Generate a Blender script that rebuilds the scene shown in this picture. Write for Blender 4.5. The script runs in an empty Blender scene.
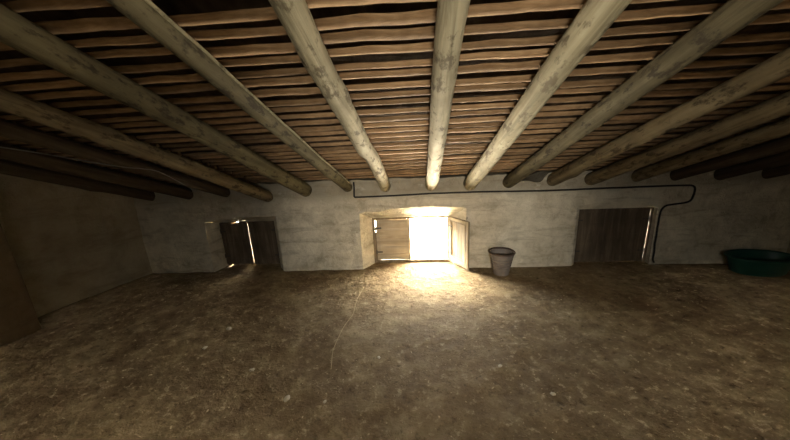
import bpy, bmesh, math, random
from mathutils import Vector, Matrix, noise, Euler
random.seed(7)
sc = bpy.context.scene
COL = sc.collection
PI = math.pi
H, D, ZT, S = 1.6, 3.63, 1.105, 0.348       # eye height, window wall, log axis height at the wall, roof slope

# ------------------------------------------------------------------ helpers
def n3(x, y, z=0.0): return noise.noise(Vector((x, y, z)))
def fbm(x, y, z=0.0, o=4):
    a, s = 1.0, 0.0
    for k in range(o):
        s += a * n3(x * 2 ** k + 7.3 * k, y * 2 ** k - 3.1 * k, z * 2 ** k + 1.7 * k); a *= .5
    return s
def obj(name, bm, mat, parent=None, loc=None, smooth=None, weld=0):
    if weld: bmesh.ops.remove_doubles(bm, verts=bm.verts, dist=weld)
    bmesh.ops.recalc_face_normals(bm, faces=bm.faces) if smooth != 'keep' else None
    me = bpy.data.meshes.new(name); bm.to_mesh(me); bm.free()
    me.materials.append(mat)
    ang = 35 if smooth in (None, 'keep') else smooth
    if ang:
        for p in me.polygons: p.use_smooth = True
        me.set_sharp_from_angle(angle=math.radians(ang))
    o = bpy.data.objects.new(name, me); COL.objects.link(o)
    if parent is not None: o.parent = parent
    if loc is not None: o.location = loc
    return o
def thing(name, label, cat, loc=(0, 0, 0), rotz=0, group=None):
    o = bpy.data.objects.new(name, None); COL.objects.link(o); o.empty_display_size = .1
    o.location = loc; o.rotation_euler = (0, 0, rotz)
    return tag(o, label, cat, group)
def tag(o, label, cat, group=None):
    o['label'] = label; o['category'] = cat; o['kind'] = 'thing'
    if group: o['group'] = group
    return o
def struct(o, label=None):
    o['kind'] = 'structure'
    if label: o['label'] = label
    return o
def box(bm, c, s, rot=None, jit=0.0, bev=0.0):
    r = bmesh.ops.create_cube(bm, size=1.0)
    vs = r['verts']
    for v in vs:
        v.co = Vector((v.co.x * s[0], v.co.y * s[1], v.co.z * s[2]))
        if jit: v.co += Vector([random.uniform(-jit, jit) for _ in range(3)])
    if bev:
        es = list({e for v in vs for e in v.link_edges})
        g = bmesh.ops.bevel(bm, geom=es, offset=bev, segments=2, affect='EDGES', profile=.6)
        vs = list({v for f in g['faces'] for v in f.verts} | {v for v in vs if v.is_valid})
    M = Matrix.Translation(Vector(c)) @ (rot.to_4x4() if rot is not None else Matrix())
    for v in vs: v.co = M @ v.co
    return vs
def grid(bm, P, nu, nv):
    vs = [[bm.verts.new(P(i / nu, j / nv)) for j in range(nv + 1)] for i in range(nu + 1)]
    for i in range(nu):
        for j in range(nv):
            try: bm.faces.new((vs[i][j], vs[i + 1][j], vs[i + 1][j + 1], vs[i][j + 1]))
            except ValueError: pass
    return vs
def tube(bm, pts, rads, n=16, cap=True, wob=None):
    pts = [Vector(p) for p in pts]; rings = []
    up = Vector((0, 0, 1))
    t0 = (pts[1] - pts[0]).normalized()
    a = t0.orthogonal().normalized()
    for i, p in enumerate(pts):
        t = (pts[min(i + 1, len(pts) - 1)] - pts[max(i - 1, 0)]).normalized()
        a = (a - t * a.dot(t)).normalized(); b = t.cross(a)
        ring = []
        for k in range(n):
            th = 2 * PI * k / n
            r = rads[i] if not callable(rads) else rads(i)
            if wob: r *= wob(i, th)
            ring.append(bm.verts.new(p + a * (r * math.cos(th)) + b * (r * math.sin(th))))
        rings.append(ring)
    for i in range(len(rings) - 1):
        for k in range(n):
            bm.faces.new((rings[i][k], rings[i][(k + 1) % n], rings[i + 1][(k + 1) % n], rings[i + 1][k]))
    if cap:
        bm.faces.new(rings[0][::-1]); bm.faces.new(rings[-1])
    return rings
def smooth_path(pts, n=8):
    pts = [Vector(p) for p in pts]; out = []
    for i in range(len(pts) - 1):
        p0, p1, p2, p3 = pts[max(i - 1, 0)], pts[i], pts[i + 1], pts[min(i + 2, len(pts) - 1)]
        for k in range(n):
            t = k / n
            out.append(.5 * ((2 * p1) + (p2 - p0) * t + (2 * p0 - 5 * p1 + 4 * p2 - p3) * t * t + (3 * p1 - p0 - 3 * p2 + p3) * t ** 3))
    out.append(pts[-1]); return out
def lathe(bm, prof, n=40, sx=1.0, sy=1.0, close=False):
    rings = [[bm.verts.new((r * sx * math.cos(2 * PI * k / n), r * sy * math.sin(2 * PI * k / n), z)) for k in range(n)] for r, z in prof]
    for i in range(len(rings) - 1):
        for k in range(n):
            bm.faces.new((rings[i][k], rings[i][(k + 1) % n], rings[i + 1][(k + 1) % n], rings[i + 1][k]))
    bm.faces.new(rings[0][::-1])
    bm.faces.new(rings[-1])
    return rings

# ------------------------------------------------------------------ materials
class NT:
    def __init__(s, name, rough=.9, spec=.2):
        s.m = bpy.data.materials.new(name); s.m.use_nodes = True
        s.t = s.m.node_tree; s.b = s.t.nodes['Principled BSDF']
        s.b.inputs['Roughness'].default_value = rough
        s.b.inputs['Specular IOR Level'].default_value = spec
        s.tc = s.t.nodes.new('ShaderNodeTexCoord')
    def l(s, a, b): s.t.links.new(a, b)
    def map(s, scale=(1, 1, 1), coord='Object', rot=(0, 0, 0), src=None):
        m = s.t.nodes.new('ShaderNodeMapping'); m.inputs['Scale'].default_value = scale; m.inputs['Rotation'].default_value = rot
        s.l(src if src is not None else s.tc.outputs[coord], m.inputs['Vector']); return m.outputs[0]
    def noise(s, vec, scale, detail=6, rough=.6, dist=0):
        n = s.t.nodes.new('ShaderNodeTexNoise'); n.inputs['Scale'].default_value = scale
        n.inputs['Detail'].default_value = detail; n.inputs['Roughness'].default_value = rough; n.inputs['Distortion'].default_value = dist
        s.l(vec, n.inputs['Vector']); return n.outputs['Fac']
    def ramp(s, fac, stops):
        r = s.t.nodes.new('ShaderNodeValToRGB'); e = r.color_ramp.elements
        while len(e) < len(stops): e.new(.5)
        for i, (p, c) in enumerate(stops):
            e[i].position = p; e[i].color = (*c, 1) if len(c) == 3 else c
        s.l(fac, r.inputs['Fac']); return r.outputs['Color']
    def mix(s, fac, a, b, mode='MIX'):
        m = s.t.nodes.new('ShaderNodeMix'); m.data_type = 'RGBA'; m.blend_type = mode
        for v, k in ((fac, 0), (a, 6), (b, 7)):
            if hasattr(v, 'links') or hasattr(v, 'is_linked'): s.l(v, m.inputs[k])
            elif k == 0: m.inputs[0].default_value = v
            else: m.inputs[k].default_value = (*v, 1)
        return m.outputs[2]
    def col(s, c):
        if hasattr(c, 'is_linked'): s.l(c, s.b.inputs['Base Color'])
        else: s.b.inputs['Base Color'].default_value = (*c, 1)
    def bump(s, fac, strength, dist, prev=None):
        b = s.t.nodes.new('ShaderNodeBump'); b.inputs['Strength'].default_value = strength; b.inputs['Distance'].default_value = dist
        s.l(fac, b.inputs['Height'])
        if prev is not None: s.l(prev, b.inputs['Normal'])
        s.l(b.outputs[0], s.b.inputs['Normal']); return b.outputs[0]
    def mapr(s, v, lo, hi):
        m = s.t.nodes.new('ShaderNodeMapRange'); m.inputs['From Min'].default_value = lo; m.inputs['From Max'].default_value = hi
        s.l(v, m.inputs['Value']); return m.outputs[0]
    def rand(s):
        return s.t.nodes.new('ShaderNodeObjectInfo').outputs['Random']

def mat_plaster(name, dark, mid, light, stain, top=False):
    t = NT(name, .95, .1)
    v = t.map()
    big = t.noise(v, 1.1, 6, .65, .9); mid_n = t.noise(v, 5, 9, .72, .3); fine = t.noise(v, 42, 5, .75); strk = t.noise(t.map((1.2, 1.2, 7)), 1.6, 6, .65, .6)
    c = t.ramp(big, [(.32, dark), (.5, mid), (.66, light)])
    c2 = t.ramp(mid_n, [(.34, stain), (.5, mid), (.68, light)])
    c = t.mix(.5, c, c2)
    c = t.mix(t.ramp(strk, [(.52, (0, 0, 0)), (.70, (.6, .6, .6))]), c, stain)
    c = t.mix(t.ramp(fine, [(.62, (0, 0, 0)), (.76, (.6, .6, .6))]), c, stain)
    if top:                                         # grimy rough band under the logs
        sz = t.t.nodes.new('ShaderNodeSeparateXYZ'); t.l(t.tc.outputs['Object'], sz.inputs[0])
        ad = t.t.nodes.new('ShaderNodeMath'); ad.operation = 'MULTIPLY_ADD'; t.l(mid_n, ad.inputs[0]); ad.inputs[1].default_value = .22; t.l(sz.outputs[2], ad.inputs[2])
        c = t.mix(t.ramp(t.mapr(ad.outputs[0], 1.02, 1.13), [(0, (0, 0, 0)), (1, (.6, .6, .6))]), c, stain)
        pt = t.noise(t.map((1.4, 1, 2.2)), 3.1, 5, .6)
        c = t.mix(t.ramp(pt, [(.60, (0, 0, 0)), (.70, (.55, .55, .55))]), c, light)
    t.col(c)
    b = t.bump(mid_n, .9, .05); t.bump(fine, .6, .01, b)
    return t.m
def mat_wood(name, dark, mid, light, sc=(14, 14, 1.2), rnd=.25, bump=.5, spots=None, rough=.85):
    t = NT(name, rough, .15)
    v = t.map(sc)
    g = t.noise(v, 1.0, 8, .65, .8)
    w = t.noise(t.map((1, 1, 1)), 3.0, 4, .6)
    c = t.ramp(g, [(.3, dark), (.48, mid), (.7, light)])
    c = t.mix(t.ramp(w, [(.35, (.55, .55, .55)), (.65, (0, 0, 0))]), c, dark)
    if spots:
        sp = t.noise(t.map((1, 1, .45)), 17, 5, .68)
        c = t.mix(t.ramp(sp, [(.53, (0, 0, 0)), (.62, (.85, .85, .85))]), c, spots)
    if rnd:
        r = t.rand()
        c = t.mix(1.0, c, t.ramp(r, [(0, (1 - rnd,) * 3), (1, (1, 1, 1))]), 'MULTIPLY')
    t.col(c)
    t.bump(g, bump, .012)
    return t.m

M = {}
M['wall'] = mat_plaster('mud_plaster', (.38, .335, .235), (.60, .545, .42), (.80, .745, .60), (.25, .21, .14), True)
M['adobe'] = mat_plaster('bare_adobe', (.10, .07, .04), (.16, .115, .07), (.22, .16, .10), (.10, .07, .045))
M['log_olive_falloff'] = mat_wood('olive_falloff_log', (.06, .05, .026), (.15, .128, .072), (.235, .205, .122), (16, 16, 1.0), .15, .6, (.04, .03, .018))  # olive logs, darkened so the colour carries light falloff to the sides
M['log_brown_falloff'] = mat_wood('brown_falloff_log', (.08, .06, .032), (.215, .172, .10), (.33, .275, .17), (16, 16, 1.0), .1, .6, (.05, .036, .02))  # brown logs, half-dark step of the same painted side falloff
M['log_dark'] = mat_wood('dark_brown_log', (.03, .02, .013), (.07, .05, .03), (.13, .10, .065), (16, 16, 1.0), .1, .6)  # darkest log tone, for the outermost logs on both sides
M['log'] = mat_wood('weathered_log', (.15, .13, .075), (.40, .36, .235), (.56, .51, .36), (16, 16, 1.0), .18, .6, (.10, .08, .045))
M['lath'] = mat_wood('brown_lath', (.17, .10, .05), (.34, .22, .115), (.50, .345, .195), (2.2, 22, 22), .45, .5)
M['shutter'] = mat_wood('shutter_wood', (.28, .225, .15), (.47, .39, .27), (.58, .50, .37), (1.5, 20, 20), 0, .4)
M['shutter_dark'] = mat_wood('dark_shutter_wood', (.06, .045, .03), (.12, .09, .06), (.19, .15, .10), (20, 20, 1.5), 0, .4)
M['shutter_pale'] = mat_wood('pale_painted_wood', (.20, .15, .085), (.30, .245, .16), (.38, .32, .22), (18, 18, 1.4), 0, .4)
M['post'] = mat_wood('frame_wood', (.12, .09, .055), (.25, .19, .12), (.36, .29, .19), (18, 18, 1.4), 0, .4)
M['wall_brown'] = mat_plaster('brown_plaster', (.27, .225, .15), (.42, .36, .25), (.52, .46, .34), (.26, .215, .145))  # darker, browner plaster for the side and rear walls
t = NT('roof_underlay', .95, .1); v = t.map((6, 1.2, 6)); g = t.noise(v, 3, 6)
t.col(t.ramp(g, [(.3, (.035, .025, .017)), (.7, (.09, .065, .045))])); t.bump(g, .5, .02); M['ceil'] = t.m
# dirt floor: trodden earth with paler dust and chaff
t = NT('dirt_floor', .97, .08); v = t.map()
a = t.noise(v, .9, 6, .62, .8); b = t.noise(v, 5, 7, .68); c = t.noise(v, 15, 8, .72); d = t.noise(v, 70, 4, .7)
c1 = t.ramp(a, [(.32, (.085, .057, .031)), (.5, (.17, .122, .070)), (.68, (.31, .24, .14))])
c2 = t.ramp(b, [(.33, (.08, .054, .03)), (.52, (.175, .128, .073)), (.72, (.33, .262, .158))])
cc = t.mix(.55, c1, c2)
cc = t.mix(t.ramp(c, [(.56, (0, 0, 0)), (.66, (.7, .7, .7))]), cc, (.38, .31, .20))
cc = t.mix(t.ramp(c, [(.32, (.8, .8, .8)), (.45, (0, 0, 0))]), cc, (.05, .035, .02))
t.col(cc)
bb = t.bump(b, .9, .07); bb = t.bump(c, .9, .03, bb); t.bump(d, .5, .006, bb); M['floor'] = t.m
t = NT('outside_paving', .9, .1); g = t.noise(t.map(), 4, 6); t.col(t.ramp(g, [(.3, (.60, .57, .50)), (.7, (.74, .71, .64))])); M['out'] = t.m
t = NT('black_cable', .6, .3); t.col((.018, .016, .014)); M['cable'] = t.m
t = NT('grey_cable', .5, .4); t.col((.16, .15, .13)); M['gcable'] = t.m
t = NT('bucket_plastic', .6, .3); g = t.noise(t.map(), 9, 5); t.col(t.ramp(g, [(.3, (.13, .108, .092)), (.7, (.21, .18, .155))])); M['bucket'] = t.m
t = NT('bucket_rim', .6, .3); t.col((.085, .06, .05)); M['rim'] = t.m
t = NT('green_plastic', .45, .4); g = t.noise(t.map(), 7, 5); t.col(t.ramp(g, [(.3, (.010, .058, .043)), (.7, (.018, .092, .066))])); M['tub'] = t.m
t = NT('tub_rim', .45, .4); t.col((.012, .07, .05)); M['tubrim'] = t.m
t = NT('straw', .9, .1); t.col(t.ramp(t.noise(t.map(), 5, 3), [(.3, (.28, .21, .12)), (.7, (.48, .40, .26))])); M['straw'] = t.m
t = NT('dry_straw', .9, .1); t.col((.34, .27, .16)); M['strand'] = t.m
t = NT('plaster_chip', .95, .1); t.col((.46, .41, .32)); M['chip'] = t.m
t = NT('iron', .5, .4); t.col((.06, .05, .045)); t.b.inputs['Metallic'].default_value = .6; M['iron'] = t.m

# ------------------------------------------------------------------ camera
def eul(p, r, y): 
    Rz = Matrix.Rotation(y, 3, 'Z'); Rx = Matrix.Rotation(p, 3, 'X'); Ry = Matrix.Rotation(r, 3, 'Y'); return Rz @ Rx @ Ry
R = eul(math.radians(-14.45), math.radians(2.8), math.radians(4.4))
cam = bpy.data.cameras.new('camera'); cam.sensor_width = 36; cam.lens = 300 / 790 * 36; cam.clip_start = .02
co = bpy.data.objects.new('camera', cam); COL.objects.link(co)
mw = Matrix((R.col[0], R.col[2], -R.col[1])).transposed().to_4x4(); mw.translation = (0, 0, H); co.matrix_world = mw
sc.camera = co

# ------------------------------------------------------------------ setting
XL, XR, YR = -4.4, 4.45, -1.7
YO = 4.14                                         # outer face of the window wall
def roofz(y, off=0.0): return ZT + off + S * (D - y)
def floorz(x, y):
    f = min(1.0, max(0.0, (3.72 - y) / .35))
    ridge = 0.0
    return (.011 * fbm(x * 1.1, y * 1.1, 3.3) + .007 * fbm(x * 5, y * 5, 9.1, 3)) * (.35 + .65 * f)
bm = bmesh.new()
grid(bm, lambda u, v: (lambda x, y: Vector((x, y, floorz(x, y))))(XL + u * (XR - XL), YR + v * (YO - YR)), 340, 230)
for f in bm.faces: 
    if f.normal.z < 0: f.normal_flip()
struct(obj('floor', bm, M['floor'], smooth=180))

# window wall with three splayed openings -------------------------------------------------
NICHES = [  # x0, x1, z at left edge, mid, right edge, mid position | back x0, x1, z, y
    dict(x0=-2.785, x1=-1.81, za=.705, zm=.755, zb=.762, mp=.55, b0=-2.745, b1=-1.93, bz=.655, y=3.80),
    dict(x0=-.728, x1=.602, za=.758, zm=.818, zb=.790, mp=.60, b0=-.605, b1=.425, bz=.645, y=3.83),
    dict(x0=1.905, x1=2.822, za=.752, zm=.835, zb=.715, mp=.52, b0=1.95, b1=2.835, bz=.715, y=3.665),
]
def wy(x, z):                                      # uneven hand-plastered face
    e = .014 * fbm(x * 1.3, z * 1.6, 1.0) + .009 * fbm(x * 6, z * 6, 4.0, 3)
    if z > .93: e += .024 * fbm(x * 4, z * 4, 8.0, 3) * min(1, (z - .93) / .08)
    return D + e
def arch(nc, x):
    u = (x - nc['x0']) / (nc['x1'] - nc['x0'])
    m = nc['mp']
    k = u / m if u < m else (1 - u) / (1 - m)
    e = nc['za'] if u < m else nc['zb']
    z = e + (nc['zm'] - e) * math.sin(max(0, min(1, k)) * PI / 2)
    if nc is NICHES[1] and .09 < u < .30: z -= .012 * math.sin((u - .09) / .21 * PI)
    return z + .004 * n3(x * 9, 2.2)
GAPS = [(1.22, 1.50, 1.08), (1.72, 1.93, 1.17), (-2.32, -1.97, 1.19), (-2.83, -2.52, 1.17)]
def wtop(x):
    z = 1.172 + .022 * fbm(x * 5, 3.3, 0, 3)
    for a, b, zz in GAPS:
        if a - .05 < x < b + .05:
            k = max(0, min(1, min(x - a + .05, b + .05 - x) / .08)); z = z + (zz + .02 * n3(x * 11, .4) - z) * k
    return z
bm = bmesh.new()
segs, x = [], -4.0
for nc in NICHES:
    segs.append((x, nc['x0'], None)); segs.append((nc['x0'], nc['x1'], nc)); x = nc['x1']
segs.append((x, XR, None))
for a, b, nc in segs:
    nu = max(4, int((b - a) / .025))
    def P(u, v, a=a, b=b, nc=nc):
        x = a + u * (b - a); z0 = arch(nc, x) if nc else -.03; z1 = wtop(x); z = z0 + v * (z1 - z0)
        return Vector((x, wy(x, z), z))
    grid(bm, P, nu, 44)
    grid(bm, lambda u, v: (lambda x: Vector((x, wy(x, wtop(x)) + v * (YO - wy(x, wtop(x))), wtop(x))))(a + u * (b - a)), nu, 2)
for nc in NICHES:
    def jamb(xf, xb, zf):
        def P(u, v):
            z = -.03 + v * (zf + .03); zb = -.03 + v * (nc['bz'] + .03)
            y0 = wy(xf, z); q = .006 * fbm(u * 2, z * 4, xf) * math.sin(u * PI)
            return Vector((xf + u * (xb - xf) + q, y0 + u * (nc['y'] - y0), z + u * (zb - z)))
        return P
    grid(bm, jamb(nc['x0'], nc['b0'], arch(nc, nc['x0'])), 8, 24)
    grid(bm, jamb(nc['x1'], nc['b1'], arch(nc, nc['x1'])), 8, 24)
    def soffit(u, v):
        x = nc['x0'] + u * (nc['x1'] - nc['x0']); xb = nc['b0'] + u * (nc['b1'] - nc['b0'])
        z = arch(nc, x); y0 = wy(x, z); q = .006 * fbm(x * 4, v * 2, 6.6) * math.sin(v * PI)
        return Vector((x + v * (xb - x), y0 + v * (nc['y'] - y0), z + v * (nc['bz'] - z) + q))
    grid(bm, soffit, int((nc['x1'] - nc['x0']) / .025), 8)
    for xb in (nc['b0'], nc['b1']):                # straight outer reveal
        grid(bm, lambda u, v, xb=xb: Vector((xb, nc['y'] + u * (YO - nc['y']), -.03 + v * (nc['bz'] + .03))), 2, 4)
    grid(bm, lambda u, v: Vector((nc['b0'] + u * (nc['b1'] - nc['b0']), nc['y'] + v * (YO - nc['y']), nc['bz'])), 4, 2)
xs = [-4.6] + [q for nc in NICHES for q in (nc['b0'], nc['b1'])] + [XR + .1]
for i in range(len(xs) - 1):
    z0 = NICHES[(i - 1) // 2]['bz'] if i % 2 else -.1
    grid(bm, lambda u, v: Vector((xs[i] + u * (xs[i + 1] - xs[i]), YO, z0 + v * (1.5 - z0))), 1, 1)
struct(obj('wall_back', bm, M['wall'], smooth=40, weld=.0008))

# left wall, running slightly out of square, with a pier standing forward of it
def left_x(y):
    if y > 2.36: return -3.725 - .30 * (3.5 - y)
    return -3.72 - .05 * (2.36 - y)
bm = bmesh.new()
def lw(a, b, nu):
    def P(u, v):
        y = a + u * (b - a); z = -.03 + v * (roofz(y, .2) + .03)
        xx = left_x(max(2.3601, min(y, 3.6)) if b > 3 else y - 1e-6)
        return Vector((xx + .014 * fbm(y * 1.4, z * 1.4, 12.) + .004 * fbm(y * 6, z * 6, 2., 3), y, z))
    return P
grid(bm, lw(2.28, 3.75, 50), 50, 50)
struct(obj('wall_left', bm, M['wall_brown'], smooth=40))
bm = bmesh.new()
grid(bm, lw(YR, 2.36, 120), 120, 60)
xa, xb = left_x(2.361), left_x(2.36)
grid(bm, lambda u, v: Vector((xb + (1 - u) * .014 * fbm(2.36 * 1.4, (-.03 + v * (roofz(2.36, .2) + .03)) * 1.4, 12.) + (1 - u) * .004 * fbm(2.36 * 6, (-.03 + v * (roofz(2.36, .2) + .03)) * 6, 2., 3) + u * (xa - .10 - xb), 2.36 + .02 * math.sin(u * PI) * n3(v * 6, 3), -.03 + v * (roofz(2.36, .2) + .03))), 6, 40)
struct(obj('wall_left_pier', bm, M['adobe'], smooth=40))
bm = bmesh.new()
grid(bm, lambda u, v: (lambda y: Vector((XR - .1 + .012 * fbm(y, v * 3, 5.), y, -.03 + v * (roofz(y, .2) + .03))))(YR + u * (3.75 - YR)), 120, 50)
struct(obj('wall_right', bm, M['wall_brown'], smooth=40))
RW = (-.05, .30, 1.60, 1.90)                       # added rear opening, unseen behind the viewer, to let in fill light
def rear(x, z): return Vector((x, YR + .1 + .012 * fbm(x, z, 15.), z))
bm = bmesh.new(); zt_ = roofz(YR, .2)
for x0, x1, z0, z1, nx, nz in ((XL - .2, RW[0], -.03, zt_, 50, 40), (RW[1], XR + .1, -.03, zt_, 50, 40), (RW[0], RW[1], -.03, RW[2], 10, 20), (RW[0], RW[1], RW[3], zt_, 10, 14)):
    grid(bm, lambda u, v: rear(x0 + u * (x1 - x0), z0 + v * (z1 - z0)), nx, nz)
for a_, b_ in (((RW[0], RW[2]), (RW[1], RW[2])), ((RW[1], RW[2]), (RW[1], RW[3])), ((RW[1], RW[3]), (RW[0], RW[3])), ((RW[0], RW[3]), (RW[0], RW[2]))):
    grid(bm, lambda u, v: rear(a_[0] + u * (b_[0] - a_[0]), a_[1] + u * (b_[1] - a_[1])) + Vector((0, -.30 * v, 0)), 8, 4)
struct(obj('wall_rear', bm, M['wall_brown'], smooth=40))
bm = bmesh.new()
for cx, cz, sx, sz in ((RW[0] + .015, 1.75, .03, .3), (RW[1] - .015, 1.75, .03, .3), (.125, RW[2] + .015, .29, .03), (.125, RW[3] - .015, .29, .03)): box(bm, (cx, YR - .1, cz), (sx, .05, sz))
struct(obj('window_4', bm, M['post'], smooth=0))  # frame of the added rear opening
bm = bmesh.new()                                   # roof slab above the laths
c, sn = math.cos(math.atan(S)), math.sin(math.atan(S))
pts = [(XL - .3, YO + .35), (XR + .2, YO + .35), (XR + .2, YR - .22), (XL - .3, YR - .22)]
lo = [bm.verts.new((x, y, roofz(y, .150))) for x, y in pts]; hi = [bm.verts.new((x, y, roofz(y, .30))) for x, y in pts]
bm.faces.new(lo); bm.faces.new(hi[::-1])
for i in range(4): bm.faces.new((lo[i], lo[(i + 1) % 4], hi[(i + 1) % 4], hi[i]))
struct(obj('ceiling', bm, M['ceil'], smooth=0))
# ------------------------------------------------------------------ log rafters
# (x, dz at the window wall), (x, y, dz towards the room), label
def rf(xw, zw, xn, yn, zn): return (xw, zw, xn, yn, zn)
LOGS = [
    (-3.44, .02, -3.44, 1.0, 0, 'dark log rafter lying in shade against the left wall', 'beside the left wall'),
    (-2.93, .02, -2.93, 1.0, 0, 'shaded log rafter above the thin grey cable, second from the left wall', 'second from the left wall'),
    (-2.42, .00, -2.42, 1.0, 0, 'dim log rafter ending above the left shuttered recess, third from the left wall', 'above the left recess'),
    (-1.871, -.081, -1.952, 1.393, 0, 'brown low log rafter ending over the right edge of the left shuttered recess', 'at the left recess edge'),
    (-1.381, .002, -1.294, .99, 0, 'thick olive log rafter ending between the left recess and the black cable', 'between recess and cable'),
    (-.847, .035, -.841, .95, 0, 'split log rafter with a thin strip along its edge, ending beside the cable drop', 'by the cable drop'),
    (-.378, .037, -.349, .998, 0, 'crooked pale log rafter with a step at mid length, left above the hatch', 'left above the hatch'),
    (.185, .037, .129, 1.045, 0, 'speckled log rafter running straight overhead, ending above the open hatch', 'over the open hatch'),
    (.639, .045, .61, 1.092, 0, 'knotty log rafter ending above the open shutter leaf', 'above the open leaf'),
    (1.104, .039, 1.074, 1.138, 0, 'long smooth log rafter ending above the ribbed bucket', 'above the bucket'),
    (1.595, .019, 1.581, 1.492, 0, 'log rafter ending beside the dark hole in the wall top', 'beside the wall hole'),
    (2.034, -.01, 2.064, 1.897, 0, 'log rafter ending above the left half of the right shuttered recess', 'left over the right recess'),
    (2.524, .016, 2.50, 2.15, 0, 'dim log rafter ending above the right half of the right shuttered recess', 'right over the right recess'),
    (2.959, .043, 2.95, 2.563, 0, 'shaded log rafter ending above the loop of the black cable', 'above the cable loop'),
    (3.43, .001, 3.40, 2.906, 0, 'dark log rafter ending just left above the green tub', 'left above the tub'),
    (3.92, .0, 3.90, 2.6, 0, 'black shaded log rafter above the green tub, last on the right', 'above the green tub'),
]
def log_xz(L, y):
    t = (D - y) / (D - L[3])
    x = L[0] + (L[2] - L[0]) * t
    dz = L[1] * max(0, 1 - t)
    return x, roofz(y) + dz
def log_r(L, y, i):
    t = max(-.05, min(1.6, (D - y) / 2.6))
    r = .074 - .025 * t
    if i == 6: r = .070 - .027 * t + (.006 if y < 2.35 else .0)
    if i == 5: r *= .86
    if i in (4, 8): r *= 1.1
    if i in (2, 12, 13): r *= .9
    return max(.040, r)
for i, L in enumerate(LOGS):
    y0, y1 = D + .035, YR + .16
    N = 90; pts, rr = [], []
    p0 = Vector((*[log_xz(L, y0)[0]], y0, log_xz(L, y0)[1])); 
    for k in range(N + 1):
        y = y0 + (y1 - y0) * k / N
        x, z = log_xz(L, y)
        t = (D - y) / 2.6
        r = log_r(L, y, i)
        z = min(z + (.022 * min(1.2, max(0, t))), roofz(y, .066 - r * 1.0 + .0))      # the top stays against the laths
        wx = .012 * fbm(y * .9, i * 5.3, 0., 3); wz = .006 * fbm(y * .9, i * 5.3, 9., 2)
        if i == 6: wx += .010 * math.tanh((y - 2.35) * 14) - .010
        pts.append(Vector((x + wx, y, z + min(0, wz) - .004)) - p0); rr.append(r)
    knots = [(random.randrange(6, N - 20), random.uniform(0, 2 * PI), random.uniform(.10, .24)) for _ in range(5)]
    if i == 3: knots.append((32, 3.6, .3))
    def wob(k, th, i=i, knots=knots):
        y = k / N * 5
        w = 1 + .05 * fbm(math.cos(th) * .9 + i * 3, math.sin(th) * .9, y * 1.3, 3) + .022 * n3(math.cos(th) * 3, math.sin(th) * 3 + i, y * 5)
        for kk, kt, ka in knots:
            d2 = ((k - kk) / 1.3) ** 2 + ((math.atan2(math.sin(th - kt), math.cos(th - kt))) / .35) ** 2
            w += ka * math.exp(-d2)
        if i == 5: w *= (1 - .18 * max(0, math.cos(th - 4.4)) ** 4)
        return w
    bm = bmesh.new(); tube(bm, pts, rr, 22, True, wob)
    # local frame with Z along the log so the grain follows it
    d = (pts[-1] - pts[0]).normalized(); q = d.to_track_quat('Z', 'Y')
    bmesh.ops.transform(bm, matrix=q.to_matrix().inverted().to_4x4(), verts=bm.verts)
    o = obj('log_rafter', bm, M['log_dark'] if i in (0, 1, 2, 13, 14, 15) else M['log_brown_falloff'] if i in (3, 10, 11, 12) else M['log_olive_falloff'] if i in (4, 5, 9) else M['log'], loc=p0, smooth=60); o.rotation_mode = 'QUATERNION'; o.rotation_quaternion = q  # olive and brown side logs have light falloff in their colour
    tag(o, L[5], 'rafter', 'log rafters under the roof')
    if i == 5:                                     # thin split strip along the right edge
        bm = bmesh.new(); sp, sr = [], []
        for k in range(2, N - 10):
            sp.append(pts[k] + Vector((rr[k] * 1.04, 0, .012 + .006 * n3(k * .3, 1.)))); sr.append(.007)
        tube(bm, sp, sr, 8, True)
        bmesh.ops.transform(bm, matrix=q.to_matrix().inverted().to_4x4(), verts=bm.verts)
        obj('edge_strip', bm, M['log'], parent=o, smooth=60)

# ------------------------------------------------------------------ laths: split sticks laid across the logs, bay by bay
ORD = 'first second third fourth fifth sixth seventh eighth ninth tenth eleventh twelfth thirteenth fourteenth fifteenth sixteenth seventeenth eighteenth nineteenth twentieth twenty-first twenty-second twenty-third twenty-fourth twenty-fifth twenty-sixth twenty-seventh twenty-eighth twenty-ninth thirtieth'.split()
def lath_bm(k, rad):
    bm = bmesh.new(); N = 16; pts, rr = [], []
    for j in range(N + 1):
        u = -.5 + j / N
        pts.append(Vector((u, .006 * fbm(u * 3, k * 4.1, 0, 2) + .004 * math.cos(u * PI) * (k % 3 - 1), .004 * fbm(u * 3, k * 4.1, 5, 2))))
        rr.append(rad * (1 + .10 * n3(u * 5, k * 2.7) + .12 * u * (1 if k % 2 else -1)))
    def wob(j, th): 
        return (1 + .06 * n3(math.cos(th) * 2 + k, math.sin(th) * 2, j * .15)) 
    tube(bm, pts, rr, 12, True, wob)
    for v in bm.verts:
        v.co.z *= .42                              # split, so flatter than round
    return bm
PROTO = []
for k in range(9):
    o = obj('ceiling_lath', lath_bm(k, .031), M['lath'], smooth=50); PROTO.append(o)
used = [False] * 9
pitch = math.atan(S)
ys, y = [], 3.545
while y > .86:
    ys.append(y); t = (D - y) / 2.6
    y -= .112 - .030 * t
LAST_ROW = ys[-1]
cnt = 0
stuff_bm = bmesh.new()
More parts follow.
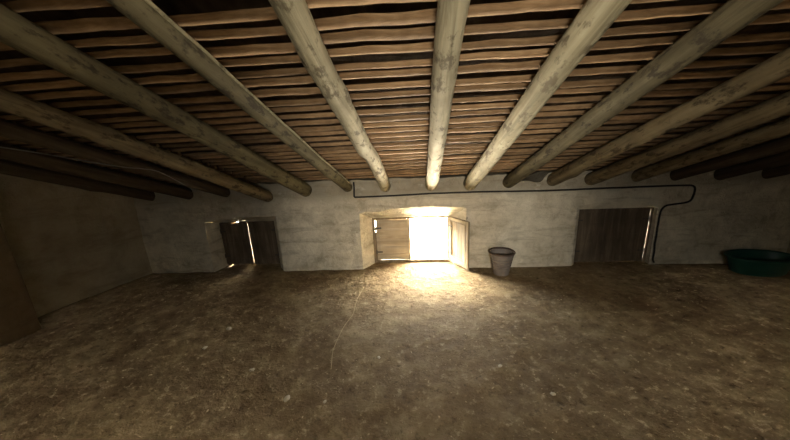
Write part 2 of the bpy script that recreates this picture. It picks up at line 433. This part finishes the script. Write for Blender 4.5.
for i in range(len(LOGS) - 1):
    A, B = LOGS[i], LOGS[i + 1]
    bay = 'right of the log ' + A[6]
    tilt = random.uniform(-.03, .03)
    if i == 6: tilt = .035
    if i == 4: tilt = .02
    off = random.uniform(-.025, .025)
    row = 0
    for j, yy in enumerate(ys):
        y = yy + off + random.uniform(-.012, .012)
        xa, xb = [q + max(-.07, min(.07, q * .07)) for q in (log_xz(A, y)[0], log_xz(B, y)[0])]; xa += .004; xb -= .004
        # rows far outside the picture are left out
        lim = None
        c = (xa + xb) / 2
        depth_ok = y > .95 + max(0, abs(c) - 1.1) * .55 - .10
        if not depth_ok: continue
        k = random.randrange(9)
        w = random.choice([.52, .58, .64, .68, .74, .88]) * (1.0 + .12 * (y - 1) / 2.6)
        if not used[k]: o = PROTO[k]; used[k] = True
        else: o = PROTO[k].copy(); COL.objects.link(o)
        o.location = (c, y, roofz(y, .090 + random.uniform(-.004, .004)))
        o.rotation_euler = (-pitch + 0, 0, tilt + random.uniform(-.025, .025))
        o.scale = (xb - xa - .006, min(w, 1.35), 1)
        o['label'] = 'ceiling lath ' + bay + ', ' + ORD[row] + ' from window wall'
        o['category'] = 'lath'; o['kind'] = 'thing'; o['group'] = 'split laths between the log rafters'
        row += 1; cnt += 1
    # remaining rows overhead and behind
    y = yy - .09
    ylo = YR + .2
    yst = LAST_ROW + off - .09
    yst = min(yst, 9)
    c0 = (log_xz(A, 1.5)[0] + log_xz(B, 1.5)[0]) / 2
    yst = min(ys[-1] + .3, .95 + max(0, abs(c0) - 1.1) * .55 - .10) - .07 if abs(c0) > .95 else LAST_ROW + off - .09
    y = yst
    while y > ylo:
        xa, xb = [q + max(-.07, min(.07, q * .07)) for q in (log_xz(A, y)[0], log_xz(B, y)[0])]; xa += .004; xb -= .004
        b2 = lath_bm(random.randrange(9), .026)
        Mx = Matrix.Translation(((xa + xb) / 2, y, roofz(y, .090))) @ Matrix.Rotation(-pitch, 4, 'X') @ Matrix.Diagonal((xb - xa, 1, 1, 1))
        bmesh.ops.transform(b2, matrix=Mx, verts=b2.verts)
        me = bpy.data.meshes.new('tmp'); b2.to_mesh(me); b2.free(); stuff_bm.from_mesh(me); bpy.data.meshes.remove(me)
        y -= .085 + random.uniform(-.008, .008)
for k in range(9):
    if not used[k]: bpy.data.objects.remove(PROTO[k])
o = obj('lath_rows', stuff_bm, M['lath'], smooth=50); o['kind'] = 'stuff'; o['label'] = 'rows of brown laths across the roof nearer the viewer and to the sides'; o['category'] = 'laths'
print('LATHS', cnt, 'rows', len(ys))

# ------------------------------------------------------------------ hatch frames and shutter leaves
def frame(idx, nc, mat, sill=True):
    y = nc['y'] + (.055 if idx == 1 else .108); x0, x1, z1 = nc['b0'] - .003, nc['b1'] + .003, nc['bz'] + .003
    root = bpy.data.objects.new('window_%d' % idx, None); COL.objects.link(root); root.location = ((x0 + x1) / 2, y, 0); struct(root)
    L = Vector(root.location)
    for xx in (x0 + .017, x1 - .017):
        b = bmesh.new(); box(b, Vector((xx, y, z1 / 2)) - L, (.034, .07, z1), None, .002, .004); obj('frame_post', b, mat, root)
    hs = [(x0 + .033, x1 - .033)] if idx != 2 else [(x0 + .033, -2.545), (-2.475, x1 - .033)]     # a broken head rail lets a spot of day in
    hh = .032 if idx == 1 else .05
    for a_, b_ in hs:
        b = bmesh.new(); box(b, Vector(((a_ + b_) / 2, y, z1 - hh / 2)) - L, (b_ - a_, .07, hh), None, .001, .004); obj('frame_head', b, mat, root)
    hs = [(x0 + .033, x1 - .033)] if idx != 2 else [(x0 + .033, -2.69), (-2.665, x1 - .033)]
    for a_, b_ in hs:
        b = bmesh.new(); box(b, Vector(((a_ + b_) / 2, y + .01, .005 if idx == 1 else .02)) - L, (b_ - a_, .08, .05 if idx == 1 else .08), None, .001, .004); obj('frame_sill', b, mat, root)
    return x0 + .037, x1 - .037, z1 - .034
def leaf(label, hinge, ang, w, h, mat, panel_mat, sgn=1, boards='h', group='wooden shutter leaves', deep=False):
    """hinge at local origin, leaf runs along +x; local -y is the face towards the room when shut"""
    root = thing('shutter_leaf', label, 'shutter', hinge, ang, group)
    th = .026; sw = .045
    for nm, cx, cz, sx, sz in (('stile', sw / 2, h / 2, sw, h), ('stile', w - sw / 2, h / 2, sw, h), ('rail', w / 2, h - sw / 2, w - 2 * sw, sw), ('rail', w / 2, .04, w - 2 * sw, .075)):
        b = bmesh.new(); box(b, (cx, sgn * th / 2, cz), (sx, th, sz), None, .0012, .003); obj(nm, b, mat, root)
    b = bmesh.new()
    iw, ih, ib = w - 2 * sw, h - sw - .0775, .0775
    if boards == 'h':
        n = 4
        box(b, (w / 2, sgn * th / 2, ib + ih / 2), (iw + .004, th * .5, ih + .004))
        for k in range(n): box(b, (w / 2, sgn * th / 2, ib + ih * (k + .5) / n), (iw - .002, th * .72, ih / n - .003), None, .001, .002)
    else:
        n = 4
        box(b, (w / 2, sgn * th / 2, ib + ih / 2), (iw + .004, th * .2, ih + .004))
        for k in range(n): box(b, (sw + iw * (k + .5) / n, sgn * th / 2, ib + ih / 2), (iw / n - .002, th * .35, ih - .002), None, .001, .002)
    obj('boards', b, panel_mat, root)
    if deep:                                        # dark moulding round the panel, both faces
        b = bmesh.new()
        for s2 in (0, 1):
            yy = sgn * (th * (.06 + .88 * s2))
            for cx, cz, sx, sz in ((sw + .006, ib + ih / 2, .012, ih), (w - sw - .006, ib + ih / 2, .012, ih), (w / 2, ib + .006, iw - .024, .012), (w / 2, ib + ih - .006, iw - .024, .012)):
                box(b, (cx, yy, cz), (sx, .010, sz))
        obj('moulding', b, M['post'], root)
    for zz in (h * .2, h * .8):
        b = bmesh.new(); tube(b, [(-.004, 0, zz - .03), (-.004, 0, zz + .03)], [.006, .006], 10); box(b, (.04, -.0012 if sgn > 0 else .0012, zz), (.07, .0024, .018)); obj('hinge', b, M['iron'], root)
    return root
# centre hatch: left leaf shut, right leaf swung into the room
xa, xb, zt_ = frame(1, NICHES[1], M['post'])
y = NICHES[1]['y'] + .045
leaf('tan wooden shutter leaf, shut, in the left half of the bright hatch', (xa + .008, y, .034), 0, .462, zt_ - .034 - .008, M['shutter'], M['shutter'], 1, 'h')
hx, hy = .405, 3.842
leaf('pale framed shutter leaf swung open into the room beside the bright hatch', (hx, hy, .022), math.atan2(3.512 - hy, .607 - hx), .385, .615, M['shutter_pale'], M['shutter_pale'], 1, 'v', deep=True)
# left recess: two dark leaves with a lit slit between
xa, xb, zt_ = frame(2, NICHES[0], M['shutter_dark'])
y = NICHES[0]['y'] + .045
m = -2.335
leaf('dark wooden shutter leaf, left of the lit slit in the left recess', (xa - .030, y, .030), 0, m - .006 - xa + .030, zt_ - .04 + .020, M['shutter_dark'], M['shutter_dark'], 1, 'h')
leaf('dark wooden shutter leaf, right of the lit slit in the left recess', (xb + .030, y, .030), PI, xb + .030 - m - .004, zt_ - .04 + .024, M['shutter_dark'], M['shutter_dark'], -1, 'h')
# right recess
def stop(idx, c, sz, mat):
    root = bpy.data.objects['window_%d' % idx]; b = bmesh.new(); box(b, Vector(c) - Vector(root.location), sz, None, .001, .002); obj('frame_stop', b, mat, root)
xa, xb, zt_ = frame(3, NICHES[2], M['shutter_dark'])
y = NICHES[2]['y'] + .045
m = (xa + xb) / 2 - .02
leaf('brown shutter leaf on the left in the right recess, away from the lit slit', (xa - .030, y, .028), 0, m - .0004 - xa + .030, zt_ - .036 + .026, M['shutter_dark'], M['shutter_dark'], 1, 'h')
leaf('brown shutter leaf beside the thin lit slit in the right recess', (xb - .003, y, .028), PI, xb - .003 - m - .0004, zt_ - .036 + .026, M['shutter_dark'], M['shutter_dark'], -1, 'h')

stop(3, (xb + .0195, y + .012, zt_ / 2), (.030, .024, zt_ + .03), M['shutter_dark'])
stop(1, (NICHES[1]['b0'] + .040, NICHES[1]['y'] + .084, .215), (.030, .02, .43), M['post'])
stop(1, (NICHES[1]['b0'] + .125, NICHES[1]['y'] + .084, NICHES[1]['bz'] - .04), (.20, .02, .03), M['post'])

# ------------------------------------------------------------------ things in the room
fz = lambda x, y: floorz(x, y)
def bucket(x, y):
    root = thing('bucket', 'ribbed greyish bucket with a dark rim standing by the wall right of the hatch', 'bucket', (x, y, fz(x, y) + .003))
    h, r0, r1 = .285, .088, .141
    prof = [(r0 * .9, 0)]
    for k in range(61):
        u = k / 60; r = r0 + (r1 - r0) * u
        g = 0
        for c_ in (.36, .50, .64, .78): g -= .014 * math.exp(-((u - c_) / .018) ** 2)
        prof.append((r + g, .004 + u * (h - .02)))
    prof += [(r1 - .006, h - .014)]
    prof += [(r0 + (r1 - r0) * u - .007, .010 + u * (h - .026)) for u in (.95, .7, .4, .1, 0)]
    b = bmesh.new(); lathe(b, prof, 48); obj('body', b, M['bucket'], root, smooth=50)
    b = bmesh.new(); R_ = r1 + .004; n = 48
    rings = []
    for a in range(n):
        th = 2 * PI * a / n
        rings.append([b.verts.new(((R_ + .007 * math.cos(q)) * math.cos(th), (R_ + .007 * math.cos(q)) * math.sin(th), h - .004 + .010 * math.sin(q))) for q in [2 * PI * e / 10 for e in range(10)]])
    for a in range(n):
        for e in range(10): b.faces.new((rings[a][e], rings[(a + 1) % n][e], rings[(a + 1) % n][(e + 1) % 10], rings[a][(e + 1) % 10]))
    obj('rim', b, M['rim'], root, smooth=60)
bucket(.995, 3.445)
def tub(x, y):
    root = thing('wash_tub', 'oval green plastic tub on the floor in the dark right corner', 'tub', (x, y, fz(x, y) + .004), .0)
    h = .20
    prof = [(.70, 0), (.76, .006)] + [(.78 + .18 * u, .012 + u * (h - .03)) for u in [k / 12 for k in range(13)]]
    prof += [(.97 - .03, h - .016)] + [(.93 - .16 * u, h - .02 - u * (h - .045)) for u in [k / 8 for k in range(1, 9)]]
    b = bmesh.new(); lathe(b, prof, 56, .325, .195); obj('body', b, M['tub'], root, smooth=50)
    b = bmesh.new(); n = 56; rings = []
    for a in range(n):
        th = 2 * PI * a / n; rings.append([b.verts.new(((.325 * .98 + .016 * math.cos(q)) * math.cos(th), (.195 * .98 + .016 * math.cos(q)) * math.sin(th), h - .008 + .011 * math.sin(q))) for q in [2 * PI * e / 10 for e in range(10)]])
    for a in range(n):
        for e in range(10): b.faces.new((rings[a][e], rings[(a + 1) % n][e], rings[(a + 1) % n][(e + 1) % 10], rings[a][(e + 1) % 10]))
    obj('rim', b, M['tubrim'], root, smooth=60)
tub(3.80, 3.385)

# black cable along the wall
cp = [(-.760, 1.16), (-.762, 1.10), (-.768, 1.01), (-.765, .976), (-.72, .970), (-.45, .972), (-.1, .978), (.283, .983), (.75, .982), (1.2, .972), (1.687, .967), (2.2, .972), (2.7, .972), (3.05, .972), (3.135, .962), (3.165, .92), (3.162, .84), (3.14, .79), (3.08, .768), (2.96, .752), (2.885, .735), (2.852, .68), (2.845, .55), (2.842, .3), (2.85, .10), (2.87, .03)]
pts = smooth_path([(x, wy(x, z) - .012, z) for x, z in cp], 6)
pts = [Vector((p.x, min([p.y] + [wy(p.x + a, p.z + b) - .0125 for a in (-.02, 0, .02) for b in (-.02, 0, .02)]), p.z + .003 * n3(p.x * 4, 1.))) for p in pts]
p0 = pts[0].copy(); bm = bmesh.new(); tube(bm, [p - p0 for p in pts], [.0105] * len(pts), 10)
tag(obj('wall_cable', bm, M['cable'], loc=p0, smooth=60), 'black cable running along the plaster wall above the hatch and around the right recess', 'cable')
# thin grey cable under the logs at the left
Rt = R
def ray(u, v): return Rt @ Vector(((u - 395) / 300, 1, -(v - 220) / 300))
def on_roof(u, v, off): 
    d = ray(u, v); t = (ZT + off + S * D - H) / (d.z + S * d.y); return Vector((t * d.x, t * d.y, t * d.z + H))
cpx = [(-60, 139), (0, 147), (45, 154), (90, 162), (123, 167), (152, 170), (166, 175), (188, 187), (199, 191)]
pts = smooth_path([on_roof(u, v, -.105) if u < 195 else Vector((-2.80, 3.615, 1.11)) for u, v in cpx], 6)
p0 = pts[0].copy(); bm = bmesh.new(); tube(bm, [p - p0 for p in pts], [.0036] * len(pts), 8)
tag(obj('hanging_cable', bm, M['gcable'], loc=p0, smooth=60), 'thin grey cable sagging under the logs at the upper left', 'cable')

def on_floor(u, v):   # where a point of the floor lies
    d = ray(u, v); t = -H / d.z; return t * d.x, t * d.y
sp_ = smooth_path([Vector((*on_floor(u, v), 0)) for u, v in ((364, 287), (357, 300), (353, 314), (344, 327), (338, 339), (333, 352), (331, 369))], 8)
sp_ = [Vector((p.x, p.y, floorz(p.x, p.y) + .0026)) for p in sp_]; p0 = sp_[0].copy(); bm = bmesh.new(); tube(bm, [p - p0 for p in sp_], [.0024] * len(sp_), 6)
SP = sp_
tag(obj('straw_strand', bm, M['strand'], loc=p0, smooth=60), 'long thin pale straw strand lying on the dirt floor in front of the hatch', 'straw')
# floor litter: chaff, straw and crumbs
random.seed(3)
bm = bmesh.new()
for k in range(1100):
    if random.random() < .6: x, y = random.gauss(-.4, 1.1), random.uniform(1.1, 3.5)
    else: x, y = random.uniform(-3.4, 3.8), random.uniform(.6, 3.55)
    if (x - .995) ** 2 + (y - 3.445) ** 2 < .05 or abs(x) > 3.4 or any((x - p.x) ** 2 + (y - p.y) ** 2 < .0016 for p in SP): continue
    s = random.choice([.0025, .003, .0035, .004, .006])
    z = fz(x, y) + s * .25
    l = random.choice([1, 1.3, 1.6, 2, 3.5])
    e = Euler((random.uniform(-.3, .3), random.uniform(-.3, .3), random.uniform(0, PI))).to_matrix()
    box(bm, (x, y, z), (s * l, s, s * .6), e, s * .22)
o = obj('straw_litter', bm, M['straw'], smooth=0); o['kind'] = 'stuff'; o['label'] = 'straw bits and crumbs scattered over the dirt floor'; o['category'] = 'litter'
CH = [(229, 329, .026, 'largest pale plaster chip on the floor below the left recess'),
      (205, 348, .020, 'pale flat chip on the dark floor, furthest left of the scattered chips'),
      (252, 370, .019, 'pale chip on the bare floor left of the long straw strand'),
      (287, 399, .026, 'broken pale chip near the bottom edge of the picture, left of centre'),
      (379, 358, .015, 'small pale chip on the floor just right of the long straw strand'),
      (325, 402, .014, 'small pale chip near the bottom edge, right of the broken chip'),
      (500, 367, .017, 'small pale chip on the floor in front of the bucket'),
      (553, 394, .017, 'single pale chip on the brown floor at lower right')]
for u, v, s, lab in CH:
    x, y = on_floor(u, v); bm = bmesh.new()
    bmesh.ops.create_icosphere(bm, subdivisions=2, radius=1)
    for w in bm.verts: w.co = Vector((w.co.x * s, w.co.y * s * .7, w.co.z * s * .45)) * (1 + .35 * n3(w.co.x * 2 + u, w.co.y * 2, w.co.z * 2))
    o = obj('plaster_chip', bm, M['chip'], loc=(x, y, fz(x, y) + s * .3), smooth=30); o.rotation_euler = (0, 0, u)
    tag(o, lab, 'chip', 'pale chips on the floor')

WORLD_S = 42.0
WORLD_EL = [(0, (1, .86, .66)), (.46, (1, .88, .68)), (.50, (.08, .097, .12)), (.58, (.155, .185, .22)), (.65, (.52, .55, .56)), (.69, (1.4, 1.24, .88)), (.74, (1.25, 1.1, .8)), (.785, (.30, .29, .26)), (1, (.22, .24, .25))]  # warm band above the horizon shaped to brighten the floor inside
# ------------------------------------------------------------------ light: day outside through hatch and cracks, plus added fill from the rear
w = bpy.data.worlds.new('sky'); sc.world = w; w.use_nodes = True
# the window looks out from an upper floor: pale sky above, sunlit ground far below, both shaped to light the room, brightest straight ahead
wt = w.node_tree; bg = wt.nodes['Background']
tc = wt.nodes.new('ShaderNodeTexCoord'); sx = wt.nodes.new('ShaderNodeSeparateXYZ'); wt.links.new(tc.outputs['Generated'], sx.inputs[0])
def mth(op, a, b=None):
    m = wt.nodes.new('ShaderNodeMath'); m.operation = op
    for k, v in ((0, a), (1, b)):
        if v is None: continue
        if hasattr(v, 'is_linked'): wt.links.new(v, m.inputs[k])
        else: m.inputs[k].default_value = v
    return m.outputs[0]
def wramp(f, stops):
    r = wt.nodes.new('ShaderNodeValToRGB'); e = r.color_ramp.elements
    while len(e) < len(stops): e.new(.5)
    for i, (p, c) in enumerate(stops): e[i].position = p; e[i].color = (*c, 1)
    wt.links.new(f, r.inputs[0]); return r.outputs[0]
def wmul(a, b):
    m = wt.nodes.new('ShaderNodeVectorMath'); m.operation = 'MULTIPLY'; wt.links.new(a, m.inputs[0]); wt.links.new(b, m.inputs[1]); return m.outputs[0]
el = mth('MULTIPLY_ADD', sx.outputs[2], .5); el.node.inputs[2].default_value = .5          # 0 straight down, .5 horizon, 1 zenith
sky_c = wramp(el, WORLD_EL)
hx_ = mth('SQRT', mth('ADD', mth('MULTIPLY', sx.outputs[0], sx.outputs[0]), mth('ADD', mth('MULTIPLY', sx.outputs[1], sx.outputs[1]), 1e-6)))
ahead = mth('DIVIDE', sx.outputs[1], hx_)
low = wramp(ahead, [(.70, (.06,) * 3), (.90, (.22,) * 3), (.985, (1, 1, 1))])  # narrows the ground glow ahead so side logs get less light
high = wramp(ahead, [(0, (1, 1, 1)), (1, (1, 1, 1))])
isup = mth('GREATER_THAN', sx.outputs[2], 0.0)
mx = wt.nodes.new('ShaderNodeMix'); mx.data_type = 'RGBA'; wt.links.new(isup, mx.inputs[0]); wt.links.new(low, mx.inputs[6]); wt.links.new(high, mx.inputs[7])
wt.links.new(wmul(sky_c, mx.outputs[2]), bg.inputs['Color']); bg.inputs['Strength'].default_value = WORLD_S
pl = bpy.data.lights.new('hatch_portal', 'AREA'); pl.shape = 'RECTANGLE'; pl.size = 1.1; pl.size_y = .70; pl.cycles.is_portal = True
po = bpy.data.objects.new('hatch_portal', pl); COL.objects.link(po); po.location = (-.09, YO + .01, .32); po.rotation_mode = 'QUATERNION'; po.rotation_quaternion = Vector((0, -1, 0)).to_track_quat('-Z', 'Y')

pl2 = bpy.data.lights.new('rear_portal', 'AREA'); pl2.shape = 'RECTANGLE'; pl2.size = .35; pl2.size_y = .3; pl2.cycles.is_portal = True  # portal for the added rear opening
po2 = bpy.data.objects.new('rear_portal', pl2); COL.objects.link(po2); po2.location = (.125, YR - .2, 1.75); po2.rotation_mode = 'QUATERNION'; po2.rotation_quaternion = Vector((0, 1, 0)).to_track_quat('-Z', 'Y')
sp = bpy.data.lights.new('rear_fill_spot', 'SPOT'); sp.energy = 47; sp.spot_size = math.radians(47.5); sp.spot_blend = 1.0; sp.shadow_soft_size = .14; sp.color = (1, .90, .75)  # added fill spot behind the viewer, brightens the wall round the hatch
spo = bpy.data.objects.new('rear_fill_spot', sp); COL.objects.link(spo); spo.location = (.125, YR + .12, 1.75); spo.rotation_mode = 'QUATERNION'
spo.rotation_quaternion = (Vector((.18, 3.63, .78)) - spo.location).to_track_quat('-Z', 'Y')
sc.view_settings.view_transform = 'Standard'; sc.view_settings.look = 'None'; sc.view_settings.gamma = 1
sc.view_settings.use_curve_mapping = False
sc.view_settings.exposure = 3.3
sc.cycles.use_denoising = True
sc.cycles.max_bounces = 10; sc.cycles.diffuse_bounces = 8
sc.cycles.sample_clamp_indirect = 12
